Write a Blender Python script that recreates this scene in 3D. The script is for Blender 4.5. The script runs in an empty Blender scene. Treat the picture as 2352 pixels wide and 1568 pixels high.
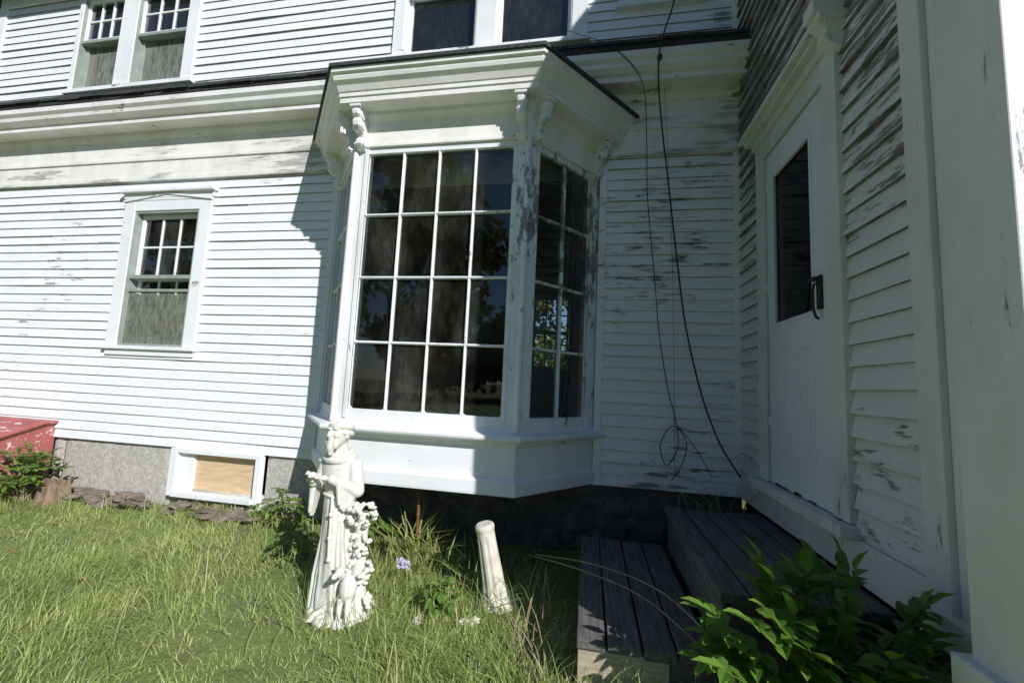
import bpy, bmesh, math, random
import numpy as np
from mathutils import Vector, Matrix
random.seed(3); rng=np.random.default_rng(3)
scene=bpy.context.scene
scene.view_settings.view_transform='Standard'; scene.view_settings.look='None'; scene.view_settings.exposure=0
COL=bpy.context.collection
XR=1.157

# ---------------------------------------------------------------- helpers
class MB:
    def __init__(s): s.v=[];s.f=[];s.m=[]
    def face(s,pts,m=0):
        i=len(s.v); s.v+= [tuple(p) for p in pts]; s.f.append(tuple(range(i,i+len(pts)))); s.m.append(m)
    def box(s,x0,x1,y0,y1,z0,z1,m=0,T=None):
        i=len(s.v)
        c=[(x,y,z) for x in(x0,x1) for y in(y0,y1) for z in(z0,z1)]
        if T: c=[T(*p) for p in c]
        s.v+=c
        for q in((0,1,3,2),(4,6,7,5),(0,4,5,1),(2,3,7,6),(0,2,6,4),(1,5,7,3)):
            s.f.append(tuple(i+k for k in q)); s.m.append(m)
    def prism(s,poly,axis_pts0,axis_pts1,m=0):
        i=len(s.v);n=len(poly);s.v+=list(axis_pts0)+list(axis_pts1)
        s.f.append(tuple(range(i,i+n)));s.m.append(m)
        s.f.append(tuple(range(i+2*n-1,i+n-1,-1)));s.m.append(m)
        for k in range(n):
            l=(k+1)%n;s.f.append((i+k,i+l,i+n+l,i+n+k));s.m.append(m)
    def tube(s,path,rad,sides=8,m=0,cap=True):
        i0=len(s.v);P=[Vector(p) for p in path];n=len(P)
        if not hasattr(rad,'__len__'): rad=[rad]*n
        up=Vector((0.13,.2,1)).normalized()
        for k in range(n):
            d=(P[min(k+1,n-1)]-P[max(k-1,0)]).normalized()
            a=d.cross(up)
            if a.length<.05: a=d.cross(Vector((1,0,0)))
            a.normalize();b=d.cross(a)
            for j in range(sides):
                t=2*math.pi*j/sides
                s.v.append(tuple(P[k]+a*math.cos(t)*rad[k]+b*math.sin(t)*rad[k]))
        for k in range(n-1):
            for j in range(sides):
                l=(j+1)%sides
                s.f.append((i0+k*sides+j,i0+k*sides+l,i0+(k+1)*sides+l,i0+(k+1)*sides+j));s.m.append(m)
        if cap:
            s.f.append(tuple(i0+j for j in range(sides)));s.m.append(m)
            s.f.append(tuple(i0+(n-1)*sides+j for j in range(sides-1,-1,-1)));s.m.append(m)
    def ell(s,c,r,R=None,nu=14,nv=9,m=0):
        i0=len(s.v);c=Vector(c)
        s_v=[]
        for a in range(1,nv):
            ph=math.pi*a/nv
            for b in range(nu):
                th=2*math.pi*b/nu
                s_v.append(Vector((r[0]*math.sin(ph)*math.cos(th),r[1]*math.sin(ph)*math.sin(th),r[2]*math.cos(ph))))
        s_v.append(Vector((0,0,r[2])));s_v.append(Vector((0,0,-r[2])))
        if R: s_v=[R@p for p in s_v]
        s.v+=[tuple(c+p) for p in s_v]
        for a in range(nv-2):
            for b in range(nu):
                l=(b+1)%nu
                s.f.append((i0+a*nu+b,i0+(a+1)*nu+b,i0+(a+1)*nu+l,i0+a*nu+l));s.m.append(m)
        T=i0+(nv-1)*nu
        for b in range(nu):
            l=(b+1)%nu
            s.f.append((T,i0+b,i0+l));s.m.append(m)
            s.f.append((T+1,i0+(nv-2)*nu+l,i0+(nv-2)*nu+b));s.m.append(m)
    def build(s,name,mats,parent=None,bevel=0,smooth=False,recalc=True):
        me=bpy.data.meshes.new(name);me.from_pydata(s.v,[],s.f)
        for mt in mats: me.materials.append(mt)
        me.polygons.foreach_set('material_index',s.m)
        if recalc:
            bm=bmesh.new();bm.from_mesh(me);bmesh.ops.recalc_face_normals(bm,faces=bm.faces);bm.to_mesh(me);bm.free()
        if smooth: me.polygons.foreach_set('use_smooth',[True]*len(me.polygons))
        me.update()
        o=bpy.data.objects.new(name,me);COL.objects.link(o)
        if parent: o.parent=parent
        if bevel:
            b=o.modifiers.new('bevel','BEVEL');b.width=bevel;b.segments=2;b.limit_method='ANGLE'
        return o
def empty(name):
    o=bpy.data.objects.new(name,None);COL.objects.link(o);return o

# ---------------------------------------------------------------- materials
def newmat(name):
    m=bpy.data.materials.new(name);m.use_nodes=True;n=m.node_tree
    return m,n,n.nodes['Principled BSDF']
def N(nt,t,**k):
    n=nt.nodes.new(t)
    for a,b in k.items(): setattr(n,a,b)
    return n
def noise(nt,scale,mapscale=(1,1,1),detail=6,rough=.6,loc=(0,0,0)):
    tc=N(nt,'ShaderNodeTexCoord');mp=N(nt,'ShaderNodeMapping');mp.inputs['Scale'].default_value=mapscale;mp.inputs['Location'].default_value=loc
    no=N(nt,'ShaderNodeTexNoise');no.inputs['Scale'].default_value=scale;no.inputs['Detail'].default_value=detail;no.inputs['Roughness'].default_value=rough
    nt.links.new(tc.outputs['Object'],mp.inputs[0]);nt.links.new(mp.outputs[0],no.inputs['Vector']);return no
def ramp(nt,src,a,b,ca=(0,0,0,1),cb=(1,1,1,1)):
    r=N(nt,'ShaderNodeValToRGB');r.color_ramp.elements[0].position=a;r.color_ramp.elements[1].position=b
    r.color_ramp.elements[0].color=ca;r.color_ramp.elements[1].color=cb
    nt.links.new(src,r.inputs[0]);return r
def mixc(nt,fac,a,b):
    m=N(nt,'ShaderNodeMix',data_type='RGBA')
    for s,i in((fac,0),(a,6),(b,7)):
        if hasattr(s,'links'): nt.links.new(s,m.inputs[i])
        else: m.inputs[i].default_value=s
    return m.outputs[2]
def bump(nt,bs,h,st=.3,dist=.01):
    b=N(nt,'ShaderNodeBump');b.inputs['Strength'].default_value=st;b.inputs['Distance'].default_value=dist
    nt.links.new(h,b.inputs['Height']);nt.links.new(b.outputs[0],bs.inputs['Normal'])
def c4(c): return (c[0],c[1],c[2],1)

def paint(name,base=(.84,.865,.90),wood=(.29,.28,.28),peel=.66,stretch=(1.2,8,12),soft=.015,dirt=.14,grad=None,scale=2.0):
    """white house paint with peeling down to grey weathered wood; peel = noise threshold"""
    m,nt,bs=newmat(name)
    n1=noise(nt,scale,stretch,11,.74)
    src=n1.outputs[0]
    big=noise(nt,.9,(1,1,1),3,.5,(3,1,7))
    add=N(nt,'ShaderNodeMath',operation='MULTIPLY_ADD');nt.links.new(big.outputs[0],add.inputs[0]);add.inputs[1].default_value=.45;nt.links.new(src,add.inputs[2])
    sub=N(nt,'ShaderNodeMath',operation='SUBTRACT');nt.links.new(add.outputs[0],sub.inputs[0]);sub.inputs[1].default_value=.225
    last=sub.outputs[0]
    if grad: # (axis, from, to, amount)
        tc=N(nt,'ShaderNodeTexCoord');sp=N(nt,'ShaderNodeSeparateXYZ');nt.links.new(tc.outputs['Object'],sp.inputs[0])
        mr=N(nt,'ShaderNodeMapRange');nt.links.new(sp.outputs[grad[0]],mr.inputs[0]);mr.inputs[1].default_value=grad[1];mr.inputs[2].default_value=grad[2];mr.inputs[3].default_value=0;mr.inputs[4].default_value=grad[3]
        a2=N(nt,'ShaderNodeMath',operation='ADD');nt.links.new(last,a2.inputs[0]);nt.links.new(mr.outputs[0],a2.inputs[1]);last=a2.outputs[0]
    mask=ramp(nt,last,peel,peel+soft)
    dn=noise(nt,3,(1,1,.5),6,.65,(9,2,4));dr=ramp(nt,dn.outputs[0],.42,.78,(1,1,1,1),c4([1-dirt,1-dirt*1.05,1-dirt*1.3]))
    mul=N(nt,'ShaderNodeMix',data_type='RGBA',blend_type='MULTIPLY');mul.inputs[0].default_value=1;mul.inputs[6].default_value=c4(base);nt.links.new(dr.outputs[0],mul.inputs[7])
    wn=noise(nt,14,(.3,1,5),6,.6);wr=ramp(nt,wn.outputs[0],.3,.7,c4([w*.5 for w in wood]),c4([w*1.3 for w in wood]))
    halo=ramp(nt,last,peel-.045,peel,(1,1,1,1),(.80,.79,.77,1))
    mu2=N(nt,'ShaderNodeMix',data_type='RGBA',blend_type='MULTIPLY');mu2.inputs[0].default_value=1;nt.links.new(mul.outputs[2],mu2.inputs[6]);nt.links.new(halo.outputs[0],mu2.inputs[7])
    nt.links.new(mixc(nt,mask.outputs[0],mu2.outputs[2],wr.outputs[0]),bs.inputs['Base Color'])
    bs.inputs['Roughness'].default_value=.55
    inv=N(nt,'ShaderNodeMath',operation='MULTIPLY_ADD');nt.links.new(mask.outputs[0],inv.inputs[0]);inv.inputs[1].default_value=-1;nt.links.new(wn.outputs[0],inv.inputs[2])
    bump(nt,bs,inv.outputs[0],.5,.003)
    return m
M_sid=paint('clapboard_paint',peel=.675,grad=(0,-.3,.7,.095),stretch=(1.6,1,10),dirt=.06)
M_sidW=paint('wing_clapboard_paint',base=(.78,.79,.78),wood=(.27,.23,.19),peel=.625,stretch=(1,1.8,10),grad=(2,1.6,3.2,.13))
M_trim=paint('trim_paint',peel=.66,stretch=(2,2,5),dirt=.14)
M_trimW=paint('wing_trim_paint',base=(.78,.79,.77),peel=.66,stretch=(7,7,1.4),dirt=.2)
M_frz=paint('frieze_paint',base=(.86,.85,.83),wood=(.50,.49,.48),peel=.575,stretch=(.7,1,5),dirt=.25,soft=.04)
M_bay=paint('bay_paint',peel=.655,stretch=(5,5,2.2),dirt=.22,scale=3,grad=(0,-1.0,-.35,.075))
M_crn=paint('cornice_paint',base=(.86,.85,.84),wood=(.38,.28,.2),peel=.64,stretch=(2,2,7),dirt=.22)
def simple(name,col,rough=.6,metal=0,var=.25,sc=8,bst=.2,bd=.004,ms=(1,1,1)):
    m,nt,bs=newmat(name);n=noise(nt,sc,ms,7,.65)
    r=ramp(nt,n.outputs[0],.3,.72,c4([c*(1-var) for c in col]),c4([min(1,c*(1+var)) for c in col]))
    nt.links.new(r.outputs[0],bs.inputs['Base Color']);bs.inputs['Roughness'].default_value=rough;bs.inputs['Metallic'].default_value=metal
    if bst: bump(nt,bs,n.outputs[0],bst,bd)
    return m
M_lapshade=simple('clapboard_lap_shade',(.22,.22,.22),.9,0,.6,9,.2,.002,(1,1,1))  # shadow line under each clapboard, painted as a dark underside colour
M_door=simple('storm_door_white',(.80,.82,.86),.35,0,.03,5,.05)
M_black=simple('black_plastic',(.015,.015,.017),.4,0,.2)
M_roof=simple('black_shingle',(.045,.045,.05),.85,0,.5,30,.6,.01)
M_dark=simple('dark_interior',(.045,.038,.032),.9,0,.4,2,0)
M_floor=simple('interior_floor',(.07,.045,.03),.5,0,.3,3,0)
M_curt=simple('inner_frame',(.5,.5,.46),.7,0,.1,3,0)
M_sash=simple('storm_sash_green_grey',(.30,.34,.31),.5,0,.2,12,.1)
M_gran=simple('granite',(.47,.45,.41),.9,0,.35,35,.5,.008)
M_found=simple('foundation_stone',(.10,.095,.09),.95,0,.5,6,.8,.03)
M_wood=simple('weathered_wood',(.125,.118,.112),.9,0,.6,10,.7,.006,(6,.5,6))
M_cut=simple('cut_lumber',(.46,.39,.29),.8,0,.3,9,.4,.003,(1,1,7))
M_ply=simple('plywood',(.66,.48,.31),.7,0,.2,6,.1,.002,(1,1,8))
M_col=simple('cast_concrete',(.64,.60,.52),.8,0,.25,14,.5,.004)
M_rust=simple('rust',(.18,.07,.035),.9,0,.4,30,.4)
M_slate=simple('slate_rubble',(.20,.16,.13),.9,0,.5,12,.6,.01)
M_stump=simple('stump_wood',(.24,.17,.12),.95,0,.5,9,.8,.01,(3,3,.6))
M_bark=simple('bark',(.09,.07,.05),.95,0,.5,6,.8,.02)
M_brick=simple('chimney_brick',(.25,.09,.06),.9,0,.4,14,.4,.004)
M_dry=simple('dry_stem',(.32,.25,.16),.9,0,.35,20,.2)
M_dead=simple('dead_leaf',(.28,.13,.05),.8,0,.5,20,.2)
M_flower=simple('lilac_flower',(.5,.47,.60),.8,0,.3,60,0)
# statue paint, darker in the hollows (mesh pointiness)
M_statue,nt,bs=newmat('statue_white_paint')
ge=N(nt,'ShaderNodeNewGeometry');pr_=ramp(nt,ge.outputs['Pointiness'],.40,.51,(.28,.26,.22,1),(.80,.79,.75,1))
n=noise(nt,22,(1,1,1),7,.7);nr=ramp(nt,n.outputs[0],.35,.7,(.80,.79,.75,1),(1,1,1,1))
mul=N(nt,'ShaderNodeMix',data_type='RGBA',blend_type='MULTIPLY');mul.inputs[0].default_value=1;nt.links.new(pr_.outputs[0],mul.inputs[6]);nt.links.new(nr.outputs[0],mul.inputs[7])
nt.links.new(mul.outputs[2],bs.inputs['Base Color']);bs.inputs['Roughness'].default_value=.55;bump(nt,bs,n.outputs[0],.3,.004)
# red bulkhead with lime splashes
M_red,nt,bs=newmat('red_bulkhead_paint')
n=noise(nt,6,(1,3,3),8,.75);mk=ramp(nt,n.outputs[0],.57,.60);n2=noise(nt,2,(1,1,1),4,.5);rr=ramp(nt,n2.outputs[0],.3,.7,(.34,.085,.08,1),(.48,.15,.14,1))
nt.links.new(mixc(nt,mk.outputs[0],rr.outputs[0],(.7,.62,.58,1)),bs.inputs['Base Color']);bs.inputs['Roughness'].default_value=.6
# glass
def glass(name,dust,refl=2.2,tint=.86,base=0.0):
    m=bpy.data.materials.new(name);m.use_nodes=True;nt=m.node_tree;nt.nodes.clear()
    out=N(nt,'ShaderNodeOutputMaterial');tr=N(nt,'ShaderNodeBsdfTransparent');tr.inputs[0].default_value=(tint,tint,tint*.98,1)
    gl=N(nt,'ShaderNodeBsdfGlossy');gl.inputs['Roughness'].default_value=.012
    wv=noise(nt,2.2,(1,1,.6),2,.4);b=N(nt,'ShaderNodeBump');b.inputs['Strength'].default_value=.10;b.inputs['Distance'].default_value=.02;nt.links.new(wv.outputs[0],b.inputs['Height']);nt.links.new(b.outputs[0],gl.inputs['Normal'])
    fr=N(nt,'ShaderNodeFresnel');fr.inputs[0].default_value=1.5
    mu=N(nt,'ShaderNodeMath',operation='MULTIPLY',use_clamp=True);nt.links.new(fr.outputs[0],mu.inputs[0]);mu.inputs[1].default_value=refl
    mx=N(nt,'ShaderNodeMixShader');nt.links.new(mu.outputs[0],mx.inputs[0]);nt.links.new(tr.outputs[0],mx.inputs[1]);nt.links.new(gl.outputs[0],mx.inputs[2])
    df=N(nt,'ShaderNodeBsdfDiffuse');df.inputs[0].default_value=(.5,.52,.44,1)
    n1=noise(nt,1.5,(2.2,2.2,1.3),3,.5);r1=ramp(nt,n1.outputs[0],.42,.75,(base,)*3+(1,),(base+dust,)*3+(1,))
    n3=noise(nt,9,(3,3,.8),8,.8);r3=ramp(nt,n3.outputs[0],.35,.75,(.35,.35,.35,1),(1.6,1.6,1.6,1))
    mm=N(nt,'ShaderNodeMath',operation='MULTIPLY');nt.links.new(r1.outputs[0],mm.inputs[0]);nt.links.new(r3.outputs[0],mm.inputs[1])
    m2=N(nt,'ShaderNodeMixShader');nt.links.new(mm.outputs[0],m2.inputs[0]);nt.links.new(mx.outputs[0],m2.inputs[1]);nt.links.new(df.outputs[0],m2.inputs[2]);nt.links.new(m2.outputs[0],out.inputs[0])
    return m
M_glass=glass('old_dusty_glass',.10,2.3,.82,.012)
M_glassU=glass('upper_glass',.03,2.6,.8,.03)
M_glass2=glass('window_screen_glass',.10,1.5,.7,.38)
M_glassD=glass('storm_door_glass',.0,.7,.15)
def leafmat(name,c1,c2,trans=.35,rough=.5,yellow=None):
    m=bpy.data.materials.new(name);m.use_nodes=True;nt=m.node_tree;nt.nodes.clear()
    out=N(nt,'ShaderNodeOutputMaterial');g=N(nt,'ShaderNodeNewGeometry')
    r=ramp(nt,g.outputs['Random Per Island'],0,1,c4(c1),c4(c2))
    if yellow: 
        e=r.color_ramp.elements.new(.85);e.color=c4(c2);r.color_ramp.elements[-1].color=c4(yellow)
    n=noise(nt,1.6,(1,1,1),4,.6);rr=ramp(nt,n.outputs[0],.3,.7,(.72,.76,.7,1),(1.2,1.12,1.15,1))
    mul=N(nt,'ShaderNodeMix',data_type='RGBA',blend_type='MULTIPLY');mul.inputs[0].default_value=1;nt.links.new(r.outputs[0],mul.inputs[6]);nt.links.new(rr.outputs[0],mul.inputs[7])
    bs=N(nt,'ShaderNodeBsdfPrincipled');bs.inputs['Roughness'].default_value=rough;nt.links.new(mul.outputs[2],bs.inputs['Base Color'])
    t=N(nt,'ShaderNodeBsdfTranslucent');nt.links.new(mul.outputs[2],t.inputs[0])
    mx=N(nt,'ShaderNodeMixShader');mx.inputs[0].default_value=trans;nt.links.new(bs.outputs[0],mx.inputs[1]);nt.links.new(t.outputs[0],mx.inputs[2]);nt.links.new(mx.outputs[0],out.inputs[0])
    return m
M_grass=leafmat('grass_blades',(.40,.52,.13),(.62,.70,.28),.45,.42,(.78,.74,.48))
M_grassd=leafmat('grass_long',(.27,.38,.09),(.48,.56,.20),.42,.45,(.66,.60,.36))
M_bush=leafmat('bush_leaf',(.10,.23,.03),(.20,.35,.06),.35,.4)
M_weed=leafmat('weed_leaf',(.11,.23,.04),(.22,.34,.07),.35)
M_tree=leafmat('tree_leaf',(.05,.10,.02),(.16,.18,.035),.3)
M_iris=leafmat('iris_leaf',(.22,.33,.08),(.44,.44,.18),.35,.5,(.55,.42,.2))

# ---------------------------------------------------------------- ground
def g(x,y):
    return .07+.015*np.sin(x*2.1+1)*np.cos(y*1.7)+.012*np.sin(x*5.3)*np.sin(y*4.1+2)+.10*np.exp(-((x-.15)**2/.35+(y+1.95)**2/.25))
def gz(x,y): return float(g(np.float64(x),np.float64(y)))
xs=np.concatenate([[-400,-150,-60,-25,-12],np.linspace(-9,3.5,130),[6,12,25,60,150,400]])
ys=np.concatenate([[-400,-150,-60,-25,-10,-7],np.linspace(-5,1,70),[3,8,20,60,150,400]])
gx,gy=np.meshgrid(xs,ys);gzv=g(gx,gy)+rng.normal(0,.006,gx.shape)*(abs(gx)<9)
nx=len(xs);V=np.stack([gx.ravel(),gy.ravel(),gzv.ravel()],1).tolist()
F=[(j*nx+i,j*nx+i+1,(j+1)*nx+i+1,(j+1)*nx+i) for j in range(len(ys)-1) for i in range(nx-1)]
M_ground,nt,bs=newmat('lawn_soil')
n=noise(nt,4,(1,1,1),8,.7);r=ramp(nt,n.outputs[0],.35,.62,(.12,.10,.055,1),(.22,.27,.08,1));n2=noise(nt,.15,(1,1,1),4,.6)
nt.links.new(mixc(nt,ramp(nt,n2.outputs[0],.3,.7).outputs[0],r.outputs[0],(.17,.22,.06,1)),bs.inputs['Base Color']);bs.inputs['Roughness'].default_value=.95
nb=noise(nt,40,(1,1,1),6,.7);bump(nt,bs,nb.outputs[0],.8,.02)
me=bpy.data.meshes.new('ground');me.from_pydata(V,[],F);me.materials.append(M_ground);me.polygons.foreach_set('use_smooth',[True]*len(me.polygons))
COL.objects.link(bpy.data.objects.new('ground',me))

# ---------------------------------------------------------------- house
house=empty('clapboard_house')
Tm=lambda u,n,z:(u,-n,z)             # main wall frame : u=x, n outwards (-y)
Tw=lambda u,n,z:(XR-n,-u,z)          # wing wall frame : u=-y, n outwards (-x)

def siding(mb,T,u0,u1,z0,z1,ex,holes,m=0,proud=.017):
    z=z0
    while z<z1-.01:
        zt=min(z+ex,z1);zc=(z+zt)/2
        iv=[(u0,u1)]
        for a,b,c,d in holes:
            if c<zc<d:
                nv=[]
                for p,q in iv:
                    if b<=p or a>=q: nv.append((p,q));continue
                    if a>p: nv.append((p,a))
                    if b<q: nv.append((b,q))
                iv=nv
        for p,q in iv:
            cuts=[p];
            while cuts[-1]<q:
                cuts.append(min(q,cuts[-1]+random.uniform(1.4,3.6)))
                if q-cuts[-1]<.4: cuts[-1]=q
            for a,b in zip(cuts[:-1],cuts[1:]):
                if a>p: a+=.0025
                k=max(1,int((b-a)/.35));dz0=random.uniform(-.002,.002);pr=proud+random.uniform(-.003,.004)
                i=len(mb.v)
                for j in range(k+1):
                    u=a+(b-a)*j/k;jz=dz0+random.uniform(-.0016,.0016);jn=pr+random.uniform(-.0015,.0015)
                    if random.random()<.03: jn+=.006
                    mb.v+=[T(u,.002,z+jz),T(u,jn,z+jz),T(u,.004,zt+.004)]
                for j in range(k):
                    o=i+j*3
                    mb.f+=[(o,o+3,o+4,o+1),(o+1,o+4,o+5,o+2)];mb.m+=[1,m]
                mb.f+=[(i,i+1,i+2),(i+3*k,i+3*k+2,i+3*k+1)];mb.m+=[m,m]
        z+=ex

HL=-7.28
mb=MB()
holes1=[(-4.86,-3.88,1.54,3.0),(-2.42,.05,.5,3.4)]
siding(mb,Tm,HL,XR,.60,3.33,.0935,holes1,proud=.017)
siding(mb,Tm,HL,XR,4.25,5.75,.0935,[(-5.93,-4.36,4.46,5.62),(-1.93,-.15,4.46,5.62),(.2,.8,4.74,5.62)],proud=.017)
mb.build('main_wall_siding',[M_sid,M_lapshade],house,recalc=False)
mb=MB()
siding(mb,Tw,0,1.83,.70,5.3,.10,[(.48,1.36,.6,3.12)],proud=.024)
mb.build('wing_wall_siding',[M_sidW,M_lapshade],house,recalc=False)

def sheath(mb,T,u0,u1,z0,z1,holes,n=-.02,m=0):
    us=sorted(set([u0,u1]+[h[0] for h in holes]+[h[1] for h in holes]));zs=sorted(set([z0,z1]+[h[2] for h in holes]+[h[3] for h in holes]))
    us=[u for u in us if u0<=u<=u1];zs=[z for z in zs if z0<=z<=z1]
    for a,b in zip(us[:-1],us[1:]):
        for c,d in zip(zs[:-1],zs[1:]):
            uc,zc=(a+b)/2,(c+d)/2
            if any(h[0]<uc<h[1] and h[2]<zc<h[3] for h in holes): continue
            mb.face([T(a,n,c),T(b,n,c),T(b,n,d),T(a,n,d)],m)
mb=MB()
sheath(mb,Tm,HL,XR,.6,5.9,[(-4.80,-3.93,1.57,3.0),(-2.38,.02,.75,3.15),(-5.93,-5.33,4.47,5.6),(-5.14,-4.42,4.47,5.6),(-1.87,-1.13,4.48,5.6),(-.96,-.23,4.48,5.6),(.27,.78,4.75,5.6)])
sheath(mb,Tw,0,2.1,.1,5.3,[(.56,1.29,.8,2.95)])
mb.face([(HL,0,.1),(HL,7,.1),(HL,7,5.9),(HL,0,5.9)])
sheath(mb,lambda u,n,z:(u,5.12,z),HL,6,.1,5.9,[(-1.17,-.43,1.7,3.2)])
mb.face([(6,0,.1),(6,5.1,.1),(6,5.1,5.9),(6,0,5.9)])
mb.build('wall_sheathing',[M_trim],house,recalc=False)

# roofs
mb=MB()
mb.prism([0]*5,[(HL-.3,p,q) for p,q in((-.35,5.85),(2.6,7.9),(5.5,5.85),(5.4,5.8),(-.3,5.8))],[(7,p,q) for p,q in((-.35,5.85),(2.6,7.9),(5.5,5.85),(5.4,5.8),(-.3,5.8))])
prof=[(0.0,4.42),(.295,4.145),(.29,4.09),(.27,4.07),(0,4.30)]
mb.prism(prof,[Tm(HL-.2,n,z) for n,z in prof],[Tm(XR-.003,n,z) for n,z in prof])
x=HL-.18
while x<XR-.2:
    w=random.uniform(.18,.32);w=min(w,XR-.01-x);dn=random.uniform(0,.012);dz=random.uniform(-.006,.006)
    pp=[(.10,4.345+dz),(.305+dn,4.155+dz),(.307+dn,4.125+dz),(.10,4.31+dz)]
    mb.prism(pp,[Tm(x+.004,n,z) for n,z in pp],[Tm(x+w-.004,n,z) for n,z in pp]);x+=w
mb.build('roof',[M_roof],house)
mb=MB()
gp=[(1.0,4.62),(1.17,5.02),(1.95,6.5),(2.3,6.96),(3.3,8.2),(6.2,4.62)]
mb.prism(gp,[(x,-2.32,z) for x,z in gp],[(x,-2.14,z) for x,z in gp],0)
gp2=[(XR+.02,5.3),(1.95,6.4),(2.3,6.86),(3.3,8.0),(6.1,5.3)]
mb.prism(gp2,[(x,-2.14,z) for x,z in gp2],[(x,.4,z) for x,z in gp2],1)
mb.box(XR+.03,6.0,-2.25,-2.16,.1,4.62,0)
mb.build('wing_gable',[M_trimW,M_roof],house)

mb=MB()
def run(prof,u0,u1,m=0):
    for (a,b),(c,d) in zip(prof[:-1],prof[1:]):
        mb.face([Tm(u0,a,b),Tm(u1,a,b),Tm(u1,c,d),Tm(u0,c,d)],m)
run([(.285,4.08),(.285,4.03),(.26,4.0),(.255,3.965),(.225,3.93),(.20,3.92),(.20,3.875),(.06,3.87),(.06,3.83),(.045,3.80),(.028,3.79)],HL-.15,XR-.002)
mb.build('eave_cornice',[M_crn],house,recalc=False)
mb=MB()
mb.box(HL,XR-.003,-.015,.028,3.585,3.80,0,Tm)
mb.box(HL,XR-.004,-.012,.040,3.55,3.59,0,Tm)
mb.box(HL,XR-.005,-.010,.026,3.37,3.555,0,Tm)
mb.box(HL,XR-.006,-.008,.038,3.325,3.372,0,Tm)
mb.build('frieze_boards',[M_frz],house,bevel=.004)

mb=MB()
mb.box(HL,XR,-.01,.03,5.66,5.85,0,Tm)
mb.box(HL-.02,HL+.12,-.02,.032,4.2,5.66,0,Tm)
mb.box(HL-.02,HL+.12,-.02,.032,.6,3.32,0,Tm)
mb.box(XR-.055,XR-.001,-.01,.03,.6,3.32,0,Tm)
mb.box(XR-.055,XR-.001,-.01,.031,4.36,5.66,0,Tm)
mb.box(.045,.105,-.01,.032,.6,3.32,0,Tm)
mb.box(-2.47,-2.415,-.01,.032,.6,3.32,0,Tm)
mb.build('corner_boards',[M_trim],house,bevel=.003)

# ------------------------------------------------ windows
def sash(mb,T,u0,u1,z0,z1,n0,cols,rows,st=.035,mt=.018,m=0,d=.035):
    mb.box(u0,u0+st,n0-d,n0,z0,z1,m,T);mb.box(u1-st,u1,n0-d,n0,z0,z1,m,T)
    mb.box(u0+st,u1-st,n0-d+.001,n0-.001,z0,z0+st*1.2,m,T);mb.box(u0+st,u1-st,n0-d+.001,n0-.001,z1-st,z1,m,T)
    a,b,c,e=u0+st,u1-st,z0+st*1.2,z1-st
    for i in range(1,cols):
        u=a+(b-a)*i/cols;mb.box(u-mt/2,u+mt/2,n0-d+.006,n0-.006,c,e,m,T)
    for i in range(1,rows):
        z=c+(e-c)*i/rows;mb.box(a,b,n0-d+.008,n0-.008,z-mt/2,z+mt/2,m,T)
def pane(mb,T,u0,u1,z0,z1,n,m=0): mb.face([T(u0,n,z0),T(u1,n,z0),T(u1,n,z1),T(u0,n,z1)],m)
def room(mb,x0,x1,y0,y1,z0,z1,hole=None,m=0,mf=1):
    mb.face([(x0,y0,z0),(x1,y0,z0),(x1,y1,z0),(x0,y1,z0)],mf);mb.face([(x0,y0,z1),(x1,y0,z1),(x1,y1,z1),(x0,y1,z1)],m)
    mb.face([(x0,y0,z0),(x0,y1,z0),(x0,y1,z1),(x0,y0,z1)],m);mb.face([(x1,y0,z0),(x1,y1,z0),(x1,y1,z1),(x1,y0,z1)],m)
    sheath(mb,lambda u,n,z:(u,y1,z),x0,x1,z0,z1,[hole] if hole else [],0,m)

win=empty('hooded_window');win.parent=house
mb=MB()
mb.box(-4.91,-4.775,.0,.040,1.56,3.10,0,Tm);mb.box(-3.965,-3.83,.0,.040,1.56,3.10,0,Tm)
mb.box(-4.775,-3.965,.0,.038,2.99,3.10,0,Tm)
mb.box(-4.94,-3.81,.0,.06,1.53,1.565,0,Tm);mb.box(-4.91,-3.83,.0,.034,1.47,1.53,0,Tm)
pg=[(-4.91,3.10),(-3.83,3.10),(-3.83,3.125),(-4.37,3.20),(-4.91,3.125)]
mb.prism(pg,[Tm(u,.0,z) for u,z in pg],[Tm(u,.043,z) for u,z in pg])
pg=[(-4.92,3.085),(-4.37,3.155),(-3.82,3.085),(-3.82,3.105),(-4.37,3.178),(-4.92,3.105)]
mb.prism(pg,[Tm(u,.0,z) for u,z in pg],[Tm(u,.056,z) for u,z in pg])
mb.box(-4.93,-3.81,.0,.046,3.125,3.18,0,Tm)
mb.box(-4.955,-3.785,.0,.085,3.18,3.215,0,Tm)
mb.build('casing_and_hood',[M_trim],win,bevel=.004)
mb=MB()
for a,b,c,d in((-4.775,-4.75,1.565,2.99),(-3.99,-3.965,1.565,2.99)): mb.box(a,b,-.09,.028,c,d,0,Tm)
mb.box(-4.75,-3.99,-.09,.028,2.965,2.99,0,Tm);mb.box(-4.75,-3.99,-.09,.03,1.565,1.59,0,Tm)
mb.box(-4.75,-3.99,-.02,.018,2.265,2.305,0,Tm);mb.box(-4.75,-3.99,-.03,.012,2.13,2.16,0,Tm)
mb.build('storm_frame',[M_sash],win,bevel=.002)
mb=MB()
sash(mb,Tm,-4.745,-3.995,2.26,2.965,-.03,3,2,.04,.02);sash(mb,Tm,-4.745,-3.995,1.59,2.30,-.068,3,2,.04,.02)
mb.build('sashes',[M_trim],win,bevel=.002)
mb=MB();pane(mb,Tm,-4.72,-4.02,2.3,2.94,-.048);pane(mb,Tm,-4.72,-4.02,1.63,2.27,-.084);mb.build('glass',[M_glass],win,recalc=False)
mb=MB();pane(mb,Tm,-4.75,-3.99,1.59,2.15,-.005);mb.build('screen_glass',[M_glass2],win,recalc=False)

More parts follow.
